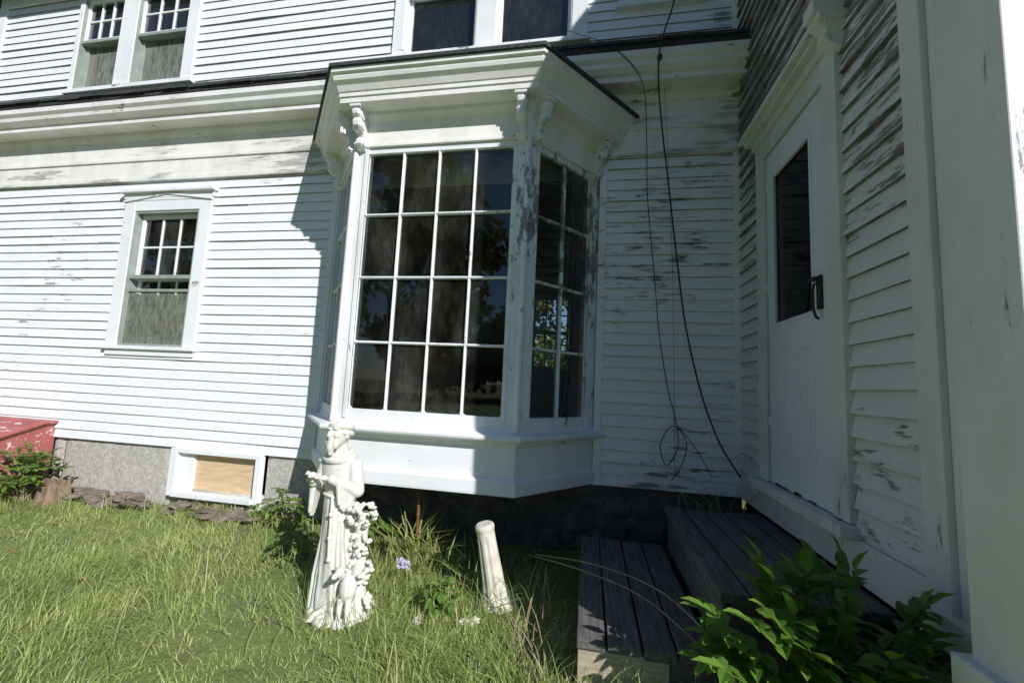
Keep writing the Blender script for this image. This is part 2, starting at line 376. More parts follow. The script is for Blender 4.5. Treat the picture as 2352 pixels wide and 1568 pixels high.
def dbl(name,u0,u1,glasses,zb,zt,cols,mr,mat=M_sash,m2=None):
    w=empty(name);w.parent=house
    mb=MB();e=[u0]+[x for gg in glasses for x in gg]+[u1]
    for i in range(0,len(e),2): mb.box(e[i],e[i+1],.0,.038,zb,zt,0,Tm)
    mb.box(u0,u1,.0,.036,zt,zt+.02,0,Tm);mb.box(u0-.03,u1+.03,-.0,.065,zb-.045,zb,0,Tm)
    mb.build('casing',[M_trim],w,bevel=.003)
    mb=MB();gl=MB()
    for a,b in glasses:
        sash(mb,Tm,a,b,mr,zt,-.0,cols,2,.04,.02,0);sash(mb,Tm,a,b,zb,mr+.035,-.04,1,1,.045,.02,1)
        mb.box(a,b,-.035,.02,mr-.015,mr+.02,1,Tm)
        for p in (a,b-.012): mb.box(p,p+.012,-.09,.03,zb,zt,1,Tm)
        pane(gl,Tm,a+.03,b-.03,mr,zt,-.02);pane(gl,Tm,a+.03,b-.03,zb+.04,mr+.02,-.06,1)
    mb.build('sashes',[M_trim,mat],w,bevel=.002);gl.build('glass',[M_glassU,m2 or M_glass2],w,recalc=False)
dbl('upper_window_pair',-5.99,-4.30,[(-5.93,-5.35),(-5.13,-4.44)],4.46,5.62,3,5.07)
dbl('upper_window_over_bay',-1.98,-.10,[(-1.87,-1.14),(-.95,-.24)],4.47,5.62,1,5.13,M_trim,M_glassU)
dbl('small_upper_window',.17,.86,[(.27,.76)],4.74,5.62,1,5.2,M_trim,M_glassU)

# ------------------------------------------------ bay window
bay=empty('bay_window');bay.parent=house
B=[Vector((-2.42,0)),Vector((-1.86,-.64)),Vector((-.48,-.64)),Vector((.04,0))]
def offpath(n):
    L=[]
    for a,b in zip(B[:-1],B[1:]):
        d=(b-a).normalized();nn=Vector((d.y,-d.x));L.append((a+nn*n,d))
    def hit(l,k):
        (p,d),(q,e)=l,k;den=d.x*e.y-d.y*e.x;t=((q.x-p.x)*e.y-(q.y-p.y)*e.x)/den;return p+d*t
    yl=(Vector((0,-.004)),Vector((1,0)))
    return [hit(L[0],yl),hit(L[0],L[1]),hit(L[1],L[2]),hit(L[2],yl)]
def sweep(mb,prof,m=0):
    for (a,b),(c,d) in zip(prof[:-1],prof[1:]):
        p,q=offpath(a),offpath(c)
        for i in range(3):
            mb.face([(p[i].x,p[i].y,b),(p[i+1].x,p[i+1].y,b),(q[i+1].x,q[i+1].y,d),(q[i].x,q[i].y,d)],m)
def facetT(i):
    a,b=B[i],B[i+1];d=(b-a).normalized();nn=Vector((d.y,-d.x))
    return (lambda u,n,z:(a.x+d.x*u+nn.x*n,a.y+d.y*u+nn.y*n,z)),(b-a).length
mb=MB()
sweep(mb,[(-.03,.612),(.034,.61),(.036,.625),(.036,.70),(.022,.715),(.004,.722),(.004,.925),(.016,.94),(.022,.955),(.07,.968),(.088,.98),(.092,.995),(.086,1.008),(.01,1.025),(.0,1.05)])
mb.build('bay_base',[M_trim],bay,recalc=False)
mb=MB()
sweep(mb,[(.002,3.15),(.018,3.155),(.018,3.175),(.004,3.185),(.004,3.36),(.03,3.385),(.045,3.40),(.05,3.425),(.165,3.43),(.165,3.47),(.175,3.475),(.175,3.505),(.183,3.51),(.20,3.55),(.225,3.575),(.232,3.60),(.232,3.615),(.25,3.625),(.25,3.655)])
mb.build('bay_cornice',[M_crn],bay,recalc=False)
mb=MB()
sweep(mb,[(.24,3.656),(.268,3.658),(.268,3.685),(.24,3.69)])
p=offpath(.262)
top=[(-2.2,-.002,4.02),(-1.6,-.1,4.03),(-.75,-.1,4.03),(-.15,-.002,4.02)]
for i in range(3): mb.face([(p[i].x,p[i].y,3.69),(p[i+1].x,p[i+1].y,3.69),top[i+1],top[i]])
mb.build('bay_roof',[M_roof],bay,recalc=False)
mb=MB();q=offpath(-.01)
mb.face([(v.x,v.y,.62) for v in q]);mb.face([(v.x,v.y,3.40) for v in q]);mb.build('bay_floor_and_ceiling',[M_floor],bay,recalc=False)
fr=MB();gl=MB()
for i,cols in((0,2),(1,4),(2,2)):
    T,L=facetT(i)
    a,b=(.11,L-.11)
    z0,z1=1.125,3.105
    fr.box(.0,a,-.07,.0,1.04,3.16,0,T);fr.box(b,L,-.07,.001,1.04,3.16,0,T)
    fr.box(a-.03,a,-.01,.012,1.06,3.14,0,T);fr.box(b,b+.03,-.01,.012,1.06,3.14,0,T)
    fr.box(a,b,-.069,-.002,1.04,z0,0,T);fr.box(a,b,-.069,-.002,z1,3.16,0,T)
    for k in range(1,cols):
        u=a+(b-a)*k/cols+random.uniform(-.002,.002);fr.box(u-.0095,u+.0095,-.05,-.012,z0,z1,0,T)
        fr.box(u-.005,u+.005,-.012,-.004,z0,z1,0,T)
    for k in range(1,4):
        z=z0+(z1-z0)*k/4;fr.box(a,b,-.047,-.014,z-.010,z+.010,0,T);fr.box(a,b,-.014,-.006,z-.005,z+.005,0,T)
    for k in range(cols):
        for j in range(4):
            du=(b-a)/cols;dz=(z1-z0)/4;e=random.uniform(-.0018,.0018);e2=random.uniform(-.0018,.0018)
            u=a+du*k;z=z0+dz*j
            gl.face([T(u,-.03+e,z),T(u+du,-.03+e2,z),T(u+du,-.03+e2+e,z+dz),T(u,-.03+e,z+dz)])
            for cu,cz,su,sz in((u,z,1,1),(u+du,z,-1,1),(u,z+dz,1,-1),(u+du,z+dz,-1,-1)):
                q=random.uniform(.015,.035);q2=random.uniform(.015,.03)
                fr.face([T(cu,-.026,cz),T(cu+su*q,-.026,cz),T(cu,-.026,cz+sz*q2)])
for k in (1,2): fr.tube([(B[k].x,B[k].y-.004,1.03),(B[k].x,B[k].y-.004,3.16)],.022,10)
fr.build('bay_frames',[M_bay],bay,bevel=.002);gl.build('bay_glass',[M_glass],bay,recalc=False)
bk=MB()
bp=[(0,3.41),(.13,3.41),(.145,3.385),(.14,3.355),(.115,3.335),(.125,3.31),(.12,3.275),(.09,3.25),(.06,3.24),(.045,3.215),(.06,3.19),(.062,3.16),(.04,3.135),(0,3.12)]
for i,us in((0,(.07,'e')),(1,(.05,'e')),(2,(.06,'e'))):
    T,L=facetT(i)
    for u in (us[0],L-us[0]):
        for w,off in((.032,0),(.022,.008)):
            pp=[(n+off if n>0 else n,z) for n,z in bp]
            bk.prism(pp,[T(u-w,n,z) for n,z in pp],[T(u+w,n,z) for n,z in pp])
        for n_,z_,r_ in((.09,3.37,.034),(.04,3.165,.022),(.085,3.285,.026)):
            bk.tube([T(u-.042,n_,z_),T(u+.042,n_,z_)],r_,12)
        bk.box(u-.045,u+.045,0.0,.16,3.408,3.428,0,T)
bk.build('brackets',[M_bay],bay,bevel=.002)

# interior rooms
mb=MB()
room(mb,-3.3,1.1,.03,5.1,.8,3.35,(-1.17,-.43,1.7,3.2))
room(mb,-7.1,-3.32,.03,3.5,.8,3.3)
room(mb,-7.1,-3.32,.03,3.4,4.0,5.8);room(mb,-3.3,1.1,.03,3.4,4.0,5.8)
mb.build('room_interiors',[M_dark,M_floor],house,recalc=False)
mb=MB()
Tb=lambda u,n,z:(u,5.05+n,z)
sash(mb,Tb,-1.17,-.43,1.7,2.47,0,3,2,.05,.03);sash(mb,Tb,-1.17,-.43,2.43,3.2,.03,3,2,.05,.03)
mb.build('back_window_sash',[M_curt],house)
mb=MB()
mb.box(-5.72,-5.62,.5,.6,4.0,5.8,1);mb.box(-4.66,-4.58,.35,.45,1.0,3.3,1)
mb.box(-1.95,-1.55,.9,1.3,.8,1.75,0);mb.box(-5.0,-4.2,1.6,2.1,.8,2.1,0)
mb.build('chimney_and_posts',[M_brick,M_ply],house)

# ------------------------------------------------ foundation
mb=MB()
for a,b in((HL,-5.45),(-5.30,-3.93),(-2.92,-2.2),(-5.45,-5.30)):
    i=len(mb.v);k=max(2,int((b-a)/.08))
    for r_ in range(9):
        z=.0+r_*.6/8
        for c in range(k+1):
            e=0 if c in(0,k) else 1
            mb.v.append((a+.004+(b-a-.008)*c/k,.012+random.uniform(-.004,.005)*e+(.015 if not e else 0),z))
    for r_ in range(8):
        for c in range(k):
            o=i+r_*(k+1)+c;mb.f.append((o,o+1,o+k+2,o+k+1));mb.m.append(0)
mb.box(-3.93,-2.92,.02,.1,0,.22,0);
mb.build('granite_foundation',[M_gran],house,smooth=True,recalc=False)
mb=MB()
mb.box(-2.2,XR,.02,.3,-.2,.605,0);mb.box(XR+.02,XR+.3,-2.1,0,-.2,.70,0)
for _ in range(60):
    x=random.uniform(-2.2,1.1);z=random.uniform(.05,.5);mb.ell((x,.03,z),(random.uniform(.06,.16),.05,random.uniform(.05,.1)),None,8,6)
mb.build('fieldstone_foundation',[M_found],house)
bw=empty('basement_window');bw.parent=house
mb=MB()
mb.box(-3.92,-3.845,-.01,.05,.16,.60,0,Tm);mb.box(-2.985,-2.93,-.01,.05,.16,.60,0,Tm)
mb.box(-3.845,-2.985,-.01,.048,.56,.60,0,Tm);mb.box(-3.845,-2.985,-.01,.07,.16,.205,0,Tm)
mb.box(-3.845,-3.70,-.07,.0,.205,.56,0,Tm)
mb.build('frame',[M_trim],bw,bevel=.003)
mb=MB();mb.box(-3.70,-2.985,-.06,-.03,.205,.56,0,Tm);mb.build('plywood_panel',[M_ply],bw)

# ------------------------------------------------ wing trim + door
mb=MB()
mb.box(.44,.56,.0,.045,.83,3.07,0,Tw);mb.box(1.285,1.405,.0,.045,.83,3.07,0,Tw)
mb.box(.56,1.285,.0,.043,2.95,3.07,0,Tw)
mb.box(.42,1.43,.0,.06,3.07,3.13,0,Tw);mb.box(.38,1.45,.0,.10,3.13,3.16,0,Tw);mb.box(.36,1.46,.0,.13,3.16,3.20,0,Tw)
mb.box(.40,1.44,.0,.10,.775,.825,0,Tw);mb.box(.0,1.80,.0,.028,.60,.775,0,Tw)
bp2=[(0,3.2),(.12,3.2),(.13,3.16),(.09,3.12),(.1,3.07),(.05,3.03),(0,3.01)]
for u in(1.40,):
    mb.prism(bp2,[Tw(u-.03,n,z) for n,z in bp2],[Tw(u+.04,n,z) for n,z in bp2])
    mb.box(u-.045,u+.055,.0,.15,3.2,3.27,0,Tw)
mb.box(1.80,1.90,.0,.034,.70,5.2,0,Tw)
mb.box(1.90,2.14,-.01,.012,.70,5.2,0,Tw)
mb.box(1.80,2.14,.0,.06,.60,.705,0,Tw);mb.box(1.80,2.14,.0,.045,.1,.60,0,Tw)
mb.box(2.14,2.34,-.06,.165,.705,4.62,0,Tw)
mb.box(2.12,2.36,-.06,.20,.60,.71,0,Tw);mb.box(2.13,2.35,-.06,.185,.05,.60,0,Tw)
mb.build('wing_trim',[M_trimW],house,bevel=.004)
door=empty('storm_door');door.parent=house
mb=MB()
D0,D1,Z0,Z1=.575,1.27,.83,2.94
G=(.675,1.135,1.80,2.76)
mb.box(D0,G[0],-.0,.028,Z0,Z1,0,Tw);mb.box(G[1],D1,.0,.028,Z0,Z1,0,Tw)
mb.box(G[0],G[1],.0,.027,Z0,G[2],0,Tw);mb.box(G[0],G[1],.0,.027,G[3],Z1,0,Tw)
for a,b,c,d in((G[0]-.012,G[0]+.008,G[2]-.012,G[3]+.012),(G[1]-.008,G[1]+.012,G[2]-.012,G[3]+.012)): mb.box(a,b,.02,.036,c,d,0,Tw)
mb.box(G[0]+.008,G[1]-.008,.02,.035,G[2]-.012,G[2]+.008,0,Tw);mb.box(G[0]+.008,G[1]-.008,.02,.035,G[3]-.008,G[3]+.012,0,Tw)
for a,b in((.70,.86),(.95,1.12)):
    for p,q,c,d in((a,a+.022,1.05,1.64),(b-.022,b,1.05,1.64),(a+.022,b-.022,1.05,1.072),(a+.022,b-.022,1.618,1.64)): mb.box(p,q,.02,.034,c,d,0,Tw)
    mb.box(a+.045,b-.045,.02,.033,1.095,1.595,0,Tw)
mb.build('door_leaf',[M_door],door,bevel=.004)
mb=MB();mb.box(.56,D0,-.03,.02,.83,2.95,0,Tw);mb.box(D1,1.286,-.03,.02,.83,2.95,0,Tw)
mb.build('jamb_gap',[M_black],door)
mb=MB();pane(mb,Tw,G[0],G[1],G[2],G[3],.012);mb.build('door_glass',[M_glassD],door,recalc=False)
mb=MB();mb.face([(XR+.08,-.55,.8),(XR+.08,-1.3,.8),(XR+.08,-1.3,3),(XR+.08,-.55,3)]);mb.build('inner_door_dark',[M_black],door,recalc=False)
mb=MB()
mb.box(1.185,1.225,.028,.042,1.80,1.97,0,Tw)
mb.tube([Tw(1.205,.04,1.93),Tw(1.205,.062,1.925),Tw(1.205,.068,1.87),Tw(1.205,.066,1.80),Tw(1.205,.055,1.76),Tw(1.205,.04,1.75)],.007,8)
mb.box(1.165,1.22,.04,.07,1.945,1.962,0,Tw)
mb.build('handle_and_latch',[M_black],door,bevel=.002)
mb=MB()
for z in(1.2,2.05,2.75): mb.box(.568,.582,.02,.034,z-.03,z+.03,0,Tw)
mb.build('hinges',[M_door],door,bevel=.002)
# rust bleed along the bottom sweep of the door
mb=MB()
for _ in range(9):
    u=random.uniform(.60,1.2);mb.box(u,u+random.uniform(.02,.07),.0285,.031,.832,.832+random.uniform(.006,.014),0,Tw)
mb.build('rust_on_sweep',[M_rust],door)

# ------------------------------------------------ bulkhead
mb=MB()
bp3=[(0,.05),(0,.76),(.10,.76),(1.35,.34),(1.35,.05)]
mb.prism(bp3,[Tm(-7.2,n,z) for n,z in bp3],[Tm(-5.42,n,z) for n,z in bp3])
bp4=[(-.0,.763),(.12,.768),(1.40,.345),(1.40,.31),(.1,.735),(0,.735)]
mb.prism(bp4,[Tm(-7.24,n+.003,z) for n,z in bp4],[Tm(-5.385,n+.003,z) for n,z in bp4])
mb.build('cellar_bulkhead',[M_red],None,bevel=.01)

# ------------------------------------------------ wooden steps
steps=empty('wooden_steps')
mb=MB()
x=-.02
for w in(.125,.14,.135,.14):
    mb.box(x,x+w-.010,-1.64+random.uniform(-.01,.012),-.42+random.uniform(-.02,.02),.295+random.uniform(-.004,.004),.335+random.uniform(-.004,.003),0);x+=w
x=.53
for w in(.12,.13,.125,.13,.11):
    mb.box(x,x+w-.010,-1.64+random.uniform(-.01,.01),-.40+random.uniform(-.03,.03),.545,.583+random.uniform(-.004,.004),0);x+=w
mb.box(.545,.58,-1.6,-.45,.33,.545,0)
mb.box(.0,.04,-1.55,-.45,.0,.294,0);mb.box(.45,.5,-1.55,-.45,.0,.294,0)
mb.box(.56,1.12,-.48,-.44,.0,.544,0)
mb.build('treads_and_stringers',[M_wood],steps,bevel=.004)
mb=MB()
mb.box(-.015,.345,-1.628,-1.585,.10,.294,0)
mb.box(.35,1.10,-1.61,-1.57,.05,.292,1);mb.box(.56,1.12,-1.60,-1.57,.3,.544,1)
mb.build('front_riser',[M_cut,M_wood],steps,bevel=.004)

# ------------------------------------------------ cables
def smooth_path(P,n=6):
    P=[Vector(p) for p in P];out=[]
    for i in range(len(P)-1):
        p0=P[max(i-1,0)];p1=P[i];p2=P[i+1];p3=P[min(i+2,len(P)-1)]
        for k in range(n):
            t=k/n;out.append(.5*((2*p1)+(-p0+p2)*t+(2*p0-5*p1+4*p2-p3)*t*t+(-p0+3*p1-3*p2+p3)*t**3))
    out.append(P[-1]);return out
mb=MB()
mb.tube(smooth_path([(.60,-.30,5.0),(.575,-.38,4.42),(.47,-.36,4.0),(.49,-.27,3.6),(.60,-.10,2.93),(.66,-.09,2.4),(.73,-.08,1.87),(.84,-.08,1.37),(.97,-.08,1.0),(1.11,-.10,.76)]),.0065,8)
mb.tube(smooth_path([(.10,-.33,4.10),(.34,-.33,3.78),(.40,-.2,3.4),(.43,-.08,2.93),(.50,-.07,2.2),(.53,-.06,1.86),(.60,-.06,1.4),(.66,-.06,1.16),(.68,-.07,.95),(.60,-.07,.80),(.55,-.08,.95),(.64,-.08,1.10),(.74,-.08,.98),(.70,-.08,.80),(.63,-.1,.70)]),.0038,6)
mb.tube(smooth_path([(.55,-.09,3.9),(.63,-.06,2.4),(.66,-.06,.75)]),.0015,5)
mb.tube(smooth_path([(-.75,-.04,4.95),(-.35,-.25,4.4),(.10,-.33,4.10),(.33,-.33,3.84)]),.0022,6)
mb.tube(smooth_path([(.66,-.08,1.12),(.80,-.08,.95),(.92,-.09,.74)]),.003,6)
mb.ell((.47,-.365,3.93),(.02,.02,.03))
mb.build('hanging_cables',[M_black],None,smooth=True)

# ------------------------------------------------ statue
def statue():
    mb=MB()
    prof=[(.02,.0,.0,.135,.115),(.06,.0,0,.125,.105),(.15,-.002,0,.114,.097),(.28,-.006,0,.106,.090),(.42,-.012,0,.100,.085),(.54,-.02,0,.093,.079),(.62,-.026,-.002,.085,.072),(.655,-.028,-.002,.080,.068),(.70,-.03,-.002,.09,.074),(.76,-.034,0,.102,.074),(.81,-.038,.004,.108,.066),(.84,-.04,.008,.094,.058),(.865,-.042,.008,.062,.05),(.89,-.044,.004,.036,.036),(.93,-.045,.0,.034,.036)]
    nu=64;i0=len(mb.v)
    for z,cx,cy,rx,ry in prof:
        amp=.12*max(0,min(1,(.68-z)/.5))+.012
        for j in range(nu):
            t=2*math.pi*j/nu
            k=1+amp*(math.sin(9*t+3*math.sin(z*5))*.6+math.sin(14*t+z*4+1)*.35+math.sin(5*t-z*6)*.4)
            mb.v.append((cx+rx*k*math.cos(t),cy+ry*k*math.sin(t),z))
    for a in range(len(prof)-1):
        for j in range(nu):
            l=(j+1)%nu;mb.f.append((i0+a*nu+j,i0+a*nu+l,i0+(a+1)*nu+l,i0+(a+1)*nu+j));mb.m.append(0)
    mb.f.append(tuple(i0+j for j in range(nu-1,-1,-1)));mb.m.append(0)
    e=i0+(len(prof)-1)*nu;mb.f.append(tuple(e+j for j in range(nu)));mb.m.append(0)
    hx=-.048
    ring=[(hx+.078*math.cos(t),.008+.06*math.sin(t)-.004,.845+.012*math.sin(t)) for t in [2*math.pi*k/20 for k in range(21)]]
    mb.tube(ring,.02,8);ring=[(hx+.056*math.cos(t),.01+.05*math.sin(t),.868+.012*math.sin(t)) for t in [2*math.pi*k/20 for k in range(21)]]
    mb.tube(ring,.017,8);mb.ell((hx,.06,.84),(.06,.03,.06))
    Rh=Matrix.Rotation(math.radians(-12),3,'X')@Matrix.Rotation(math.radians(-8),3,'Z')
    hc=Vector((hx,-.012,.972));S=1.17
    def H(c,r,nu=14,nv=9): mb.ell(hc+Rh@(Vector(c)*S),[v*S for v in r],Rh,nu,nv)
    H((0,0,.004),(.047,.056,.060));H((0,-.014,-.022),(.037,.040,.042))
    H((0,-.040,-.052),(.022,.020,.038));H((0,-.036,-.078),(.014,.014,.026))
    H((-.022,-.034,-.044),(.014,.018,.028));H((.022,-.034,-.044),(.014,.018,.028))
    H((0,-.058,-.004),(.0065,.015,.018));H((0,-.066,-.014),(.009,.009,.007))
    H((-.018,-.051,.020),(.015,.009,.006));H((.018,-.051,.020),(.015,.009,.006))
    H((-.018,-.0470,.006),(.007,.006,.0045));H((.018,-.0470,.006),(.007,.006,.0045))
    H((-.024,-.042,-.012),(.011,.010,.010));H((.024,-.042,-.012),(.011,.010,.010))
    H((0,-.055,-.027),(.015,.007,.004));H((0,-.054,-.038),(.011,.007,.004))
    H((-.048,.0,-.004),(.007,.012,.018));H((.048,.0,-.004),(.007,.012,.018))
    for k in range(46):
        t=2*math.pi*k/23+.1*(k//23);
        if -2.45<((t+math.pi)%(2*math.pi)-math.pi)<-.7 and k>=23: continue
        r=.047;H((r*math.cos(t),.052*math.sin(t)+.006,.036 if k<23 else .008),(.012,.012,.014),8,6)
    def cap(p,q,r0,r1,n=5):
        P=[Vector(p).lerp(Vector(q),k/n) for k in range(n+1)];mb.tube(P,[r0+(r1-r0)*k/n for k in range(n+1)],14);mb.ell(p,(r0,)*3,None,12,8);mb.ell(q,(r1,)*3,None,12,8)
    cap((-.125,.0,.80),(-.155,-.02,.685),.038,.034);cap((-.155,-.02,.685),(-.115,-.115,.725),.034,.024)
    cap((.055,.0,.80),(.088,-.02,.675),.040,.036);cap((.088,-.02,.675),(-.01,-.105,.745),.036,.024)
    for k in range(6):
        t=k/5
        cap((-.145+.02*t,-.03-.07*t,.69+.01*t),(-.15+.01*t,-.035-.06*t,.60-.06*math.sin(3.14*t*.8)),.018,.010,3)
        cap((.085-.06*t,-.03-.06*t,.68+.03*t),(.07-.04*t,-.045-.045*t,.62-.04*math.sin(3.14*t)),.018,.010,3)
    for base,dirn,side in((Vector((-.108,-.130,.735)),Vector((.45,-.55,.55)),1),(Vector((-.03,-.122,.752)),Vector((-.75,-.35,.25)),-1)):
        d=dirn.normalized();s_=d.cross(Vector((0,0,1))).normalized();nrm=s_.cross(d)
        mb.ell(base+d*.012,(.018,.015,.017));
        for f in range(4):
            o=base+s_*(.011*(f-1.5))+d*.02;l=(.028,.033,.031,.024)[f]
            mb.tube([o,o+d*l*.5,o+d*l*.85+nrm*.005*side,o+d*l*1.1+nrm*.012*side],[.0065,.006,.0055,.0045],8)
        o=base+s_*.017*side;mb.tube([o,o+d*.012+s_*.01*side,o+d*.028+s_*.010*side],[.0065,.006,.005],8)
    mb.ell((-.085,-.165,.775),(.018,.028,.017));mb.ell((-.088,-.19,.792),(.011,.012,.011));mb.tube([(-.088,-.198,.79),(-.09,-.212,.787)],[.005,.002],6)
    mb.tube([(-.08,-.145,.772),(-.072,-.115,.765)],[.010,.004],6)
    mb.tube([(-.028+.086*math.cos(t),-.002+.074*math.sin(t),.648+.005*math.sin(2*t)) for t in [2*math.pi*k/24 for k in range(25)]],.009,8)
    mb.tube([(-.02,-.078,.645),(-.012,-.09,.56),(-.008,-.098,.45),(-.004,-.102,.33)],.008,8)
    for z in(.56,.44,.33): mb.ell((-.008,-.098,z),(.013,.013,.014),None,8,6)
    for k,(a,b) in enumerate(((-.07,-.10),(-.045,-.055),(.02,.035),(.055,.09),(-.09,-.13))):
        mb.tube([(a,-.055+abs(a)*.2,.60),(a*1.05+.003,-.075+abs(a)*.3,.42),(b,-.088+abs(b)*.35,.22),(b*1.05,-.100+abs(b)*.35,.05)],[.007,.010,.013,.016],8)
    for x in(-.05,.035):
        mb.ell((x,-.125,.055),(.024,.045,.02))
        for k in range(5): mb.ell((x-.018+.009*k,-.168+.003*abs(k-1),.05),(.0055,.009,.007),None,8,6)
    mb.tube([(.12,-.02,.02),(.12,-.02,.25),(.12,-.01,.45),(.125,.0,.56)],[.060,.035,.035,.030],12)
    rr=random.Random(5)
    for zc,hh,ww,cnt in((.56,.06,.075,46),(.40,.05,.055,26),(.26,.06,.07,36),(.09,.06,.085,36)):
        for k in range(cnt):
            a=rr.uniform(0,6.28);z=rr.uniform(-1,1);w=ww*math.sqrt(max(0,1-z*z*.8))
            mb.ell((.128+w*math.cos(a),-.03+w*.8*math.sin(a),zc+z*hh),(rr.uniform(.010,.020),rr.uniform(.010,.020),rr.uniform(.008,.016)),Matrix.Rotation(a,3,'Z'),8,6)
    mb.ell((.12,-.10,.20),(.045,.040,.075));mb.ell((.10,-.145,.30),(.024,.030,.026));mb.ell((.09,-.172,.29),(.014,.020,.015))
    mb.ell((.128,-.14,.315),(.02,.008,.009));mb.ell((.075,-.13,.315),(.018,.008,.009))
    for x in(.095,.14): mb.tube([(x,-.12,.16),(x+.003,-.135,.09),(x,-.14,.04)],[.017,.012,.012],8)
    for k in range(46):
        a=rr.uniform(0,6.28);r=rr.uniform(.05,.18);mb.ell((.02+r*math.cos(a),-.02+r*.8*math.sin(a),rr.uniform(.0,.055)),(rr.uniform(.025,.045),rr.uniform(.025,.045),rr.uniform(.02,.04)),None,8,6)
    mb.ell((.02,-.02,.02),(.18,.15,.05))
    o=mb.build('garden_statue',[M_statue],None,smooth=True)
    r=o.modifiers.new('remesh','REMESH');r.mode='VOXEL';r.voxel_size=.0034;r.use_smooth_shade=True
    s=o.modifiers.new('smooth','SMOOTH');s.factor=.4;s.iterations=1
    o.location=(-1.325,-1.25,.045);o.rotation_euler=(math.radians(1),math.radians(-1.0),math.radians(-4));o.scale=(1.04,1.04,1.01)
    return o
statue()

# ------------------------------------------------ broken pedestal column
mb=MB()
pr=[(0,.120),(.03,.126),(.05,.115),(.075,.090),(.11,.075),(.16,.067),(.28,.060),(.40,.055),(.455,.053),(.475,.058),(.49,.057),(.50,.046)]
fr8=24
for z,r in pr:
    for j in range(fr8):
        t=2*math.pi*j/fr8;k=1-.10*(j%3==0)*(.1<z<.45)
        mb.v.append((r*k*math.cos(t),r*k*math.sin(t),z))
for a in range(len(pr)-1):
    for j in range(fr8):
        l=(j+1)%fr8;mb.f.append((a*fr8+j,a*fr8+l,(a+1)*fr8+l,(a+1)*fr8+j));mb.m.append(0)
mb.f.append(tuple(range(fr8-1,-1,-1)));mb.m.append(0);e=(len(pr)-1)*fr8;mb.f.append(tuple(e+j for j in range(fr8)));mb.m.append(0)
o=mb.build('pedestal_column',[M_col],None,bevel=.003);o.location=(-.49,-.94,.045);o.rotation_euler=(math.radians(4),math.radians(-12),.2)

# ------------------------------------------------ vegetation
def blades(name,P,L,Wd,lean,az,mat,parent=None):
    n=len(P);ts=np.array([0,.38,.72,1.0]);dh=np.stack([np.cos(az),np.sin(az),np.zeros(n)],1);wa=az+math.pi/2+rng.normal(0,.5,n)
    wd=np.stack([np.cos(wa),np.sin(wa),np.zeros(n)],1)
    vs=[]
    for t in ts:
        c=P+dh*(lean*L*t**1.8)[:,None]+np.array([0,0,1])*(L*(t-.38*lean*t**2.2))[:,None]
        if t<1:
            w=Wd*(1-.55*t**2);vs+=[c-wd*(w/2)[:,None],c+wd*(w/2)[:,None]]
        else: vs.append(c)
    V=np.stack(vs,1).reshape(-1,3);b=(np.arange(n)*7)[:,None]
    q=np.concatenate([b+np.array([[0,1,3,2]]),b+np.array([[2,3,5,4]])],0);t3=b+np.array([[4,5,6]])
    me=bpy.data.meshes.new(name);me.vertices.add(len(V));me.vertices.foreach_set('co',V.astype(np.float32).ravel())
    nl=q.size+t3.size;me.loops.add(nl);me.loops.foreach_set('vertex_index',np.concatenate([q.ravel(),t3.ravel()]).astype(np.int32))
    nf=len(q)+len(t3);me.polygons.add(nf);st=np.concatenate([np.arange(len(q))*4,len(q)*4+np.arange(len(t3))*3]).astype(np.int32)
    me.polygons.foreach_set('loop_start',st)
    me.update(calc_edges=True);me.validate();me.materials.append(mat)
    o=bpy.data.objects.new(name,me);COL.objects.link(o);o.parent=parent;return o
grass=empty('grass')
def scatter(n,x0,x1,y0,y1):
    x=rng.uniform(x0,x1,n);y=rng.uniform(y0,y1,n)
    k=~((x>-.05)&(x<1.2)&(y>-1.66)&(y<-.38))&(y<-.02)&(x<XR-.02)
    k&=~((x<-5.40)&(y>-1.4))
    sh=(x>-2.3)&(y>-.75)
    k&=~(sh&(rng.random(n)<.8))
    k&=~((y>-.22)&(rng.random(n)<.55))
    x,y=x[k],y[k]
    d=np.sin(x*7+np.sin(y*5)*2)*np.sin(y*8+np.cos(x*4)*2)+.6*np.sin(x*2.3+y*3.1);kk=rng.random(len(x))<.70+.32*d
    x,y=x[kk],y[kk];return x,y
x,y=scatter(110000,-7.5,.9,-2.6,0)
n=len(x);d=np.sin(x*3.1+y*2)+np.sin(x*1.3-y*4.1)
L=rng.uniform(.025,.095,n)*(1+.3*d);P=np.stack([x,y,g(x,y)-.005],1)
az=rng.uniform(0,2*math.pi,n)*.8+np.sin(x*2.2+y*3)*1.8+2.5
blades('lawn_blades',P,L,rng.uniform(.0022,.0050,n),rng.uniform(.3,1.5,n),az,M_grass,grass)
x,y=scatter(12000,-6.5,.95,-2.4,-.05)
k=(rng.random(len(x))<.22)|((abs(x+1.35)<.35)&(abs(y+1.25)<.3))|((abs(x+.5)<.25)&(abs(y+.9)<.25))|((y<-1.5)&(x>-.9))|((y>-.6)&(x>-2.8))
x,y=x[k],y[k];n=len(x)
blades('tall_tufts',np.stack([x,y,g(x,y)-.005],1),rng.uniform(.10,.28,n),rng.uniform(.003,.006,n),rng.uniform(.3,1.2,n),rng.uniform(0,6.28,n),M_grassd,grass)
x=rng.uniform(-12,4,9000);y=rng.uniform(-8,-2.6,9000);n=len(x)
blades('outer_lawn',np.stack([x,y,g(x,y)],1),rng.uniform(.05,.1,n),rng.uniform(.006,.01,n),rng.uniform(.2,1.1,n),rng.uniform(0,6.28,n),M_grass,grass)

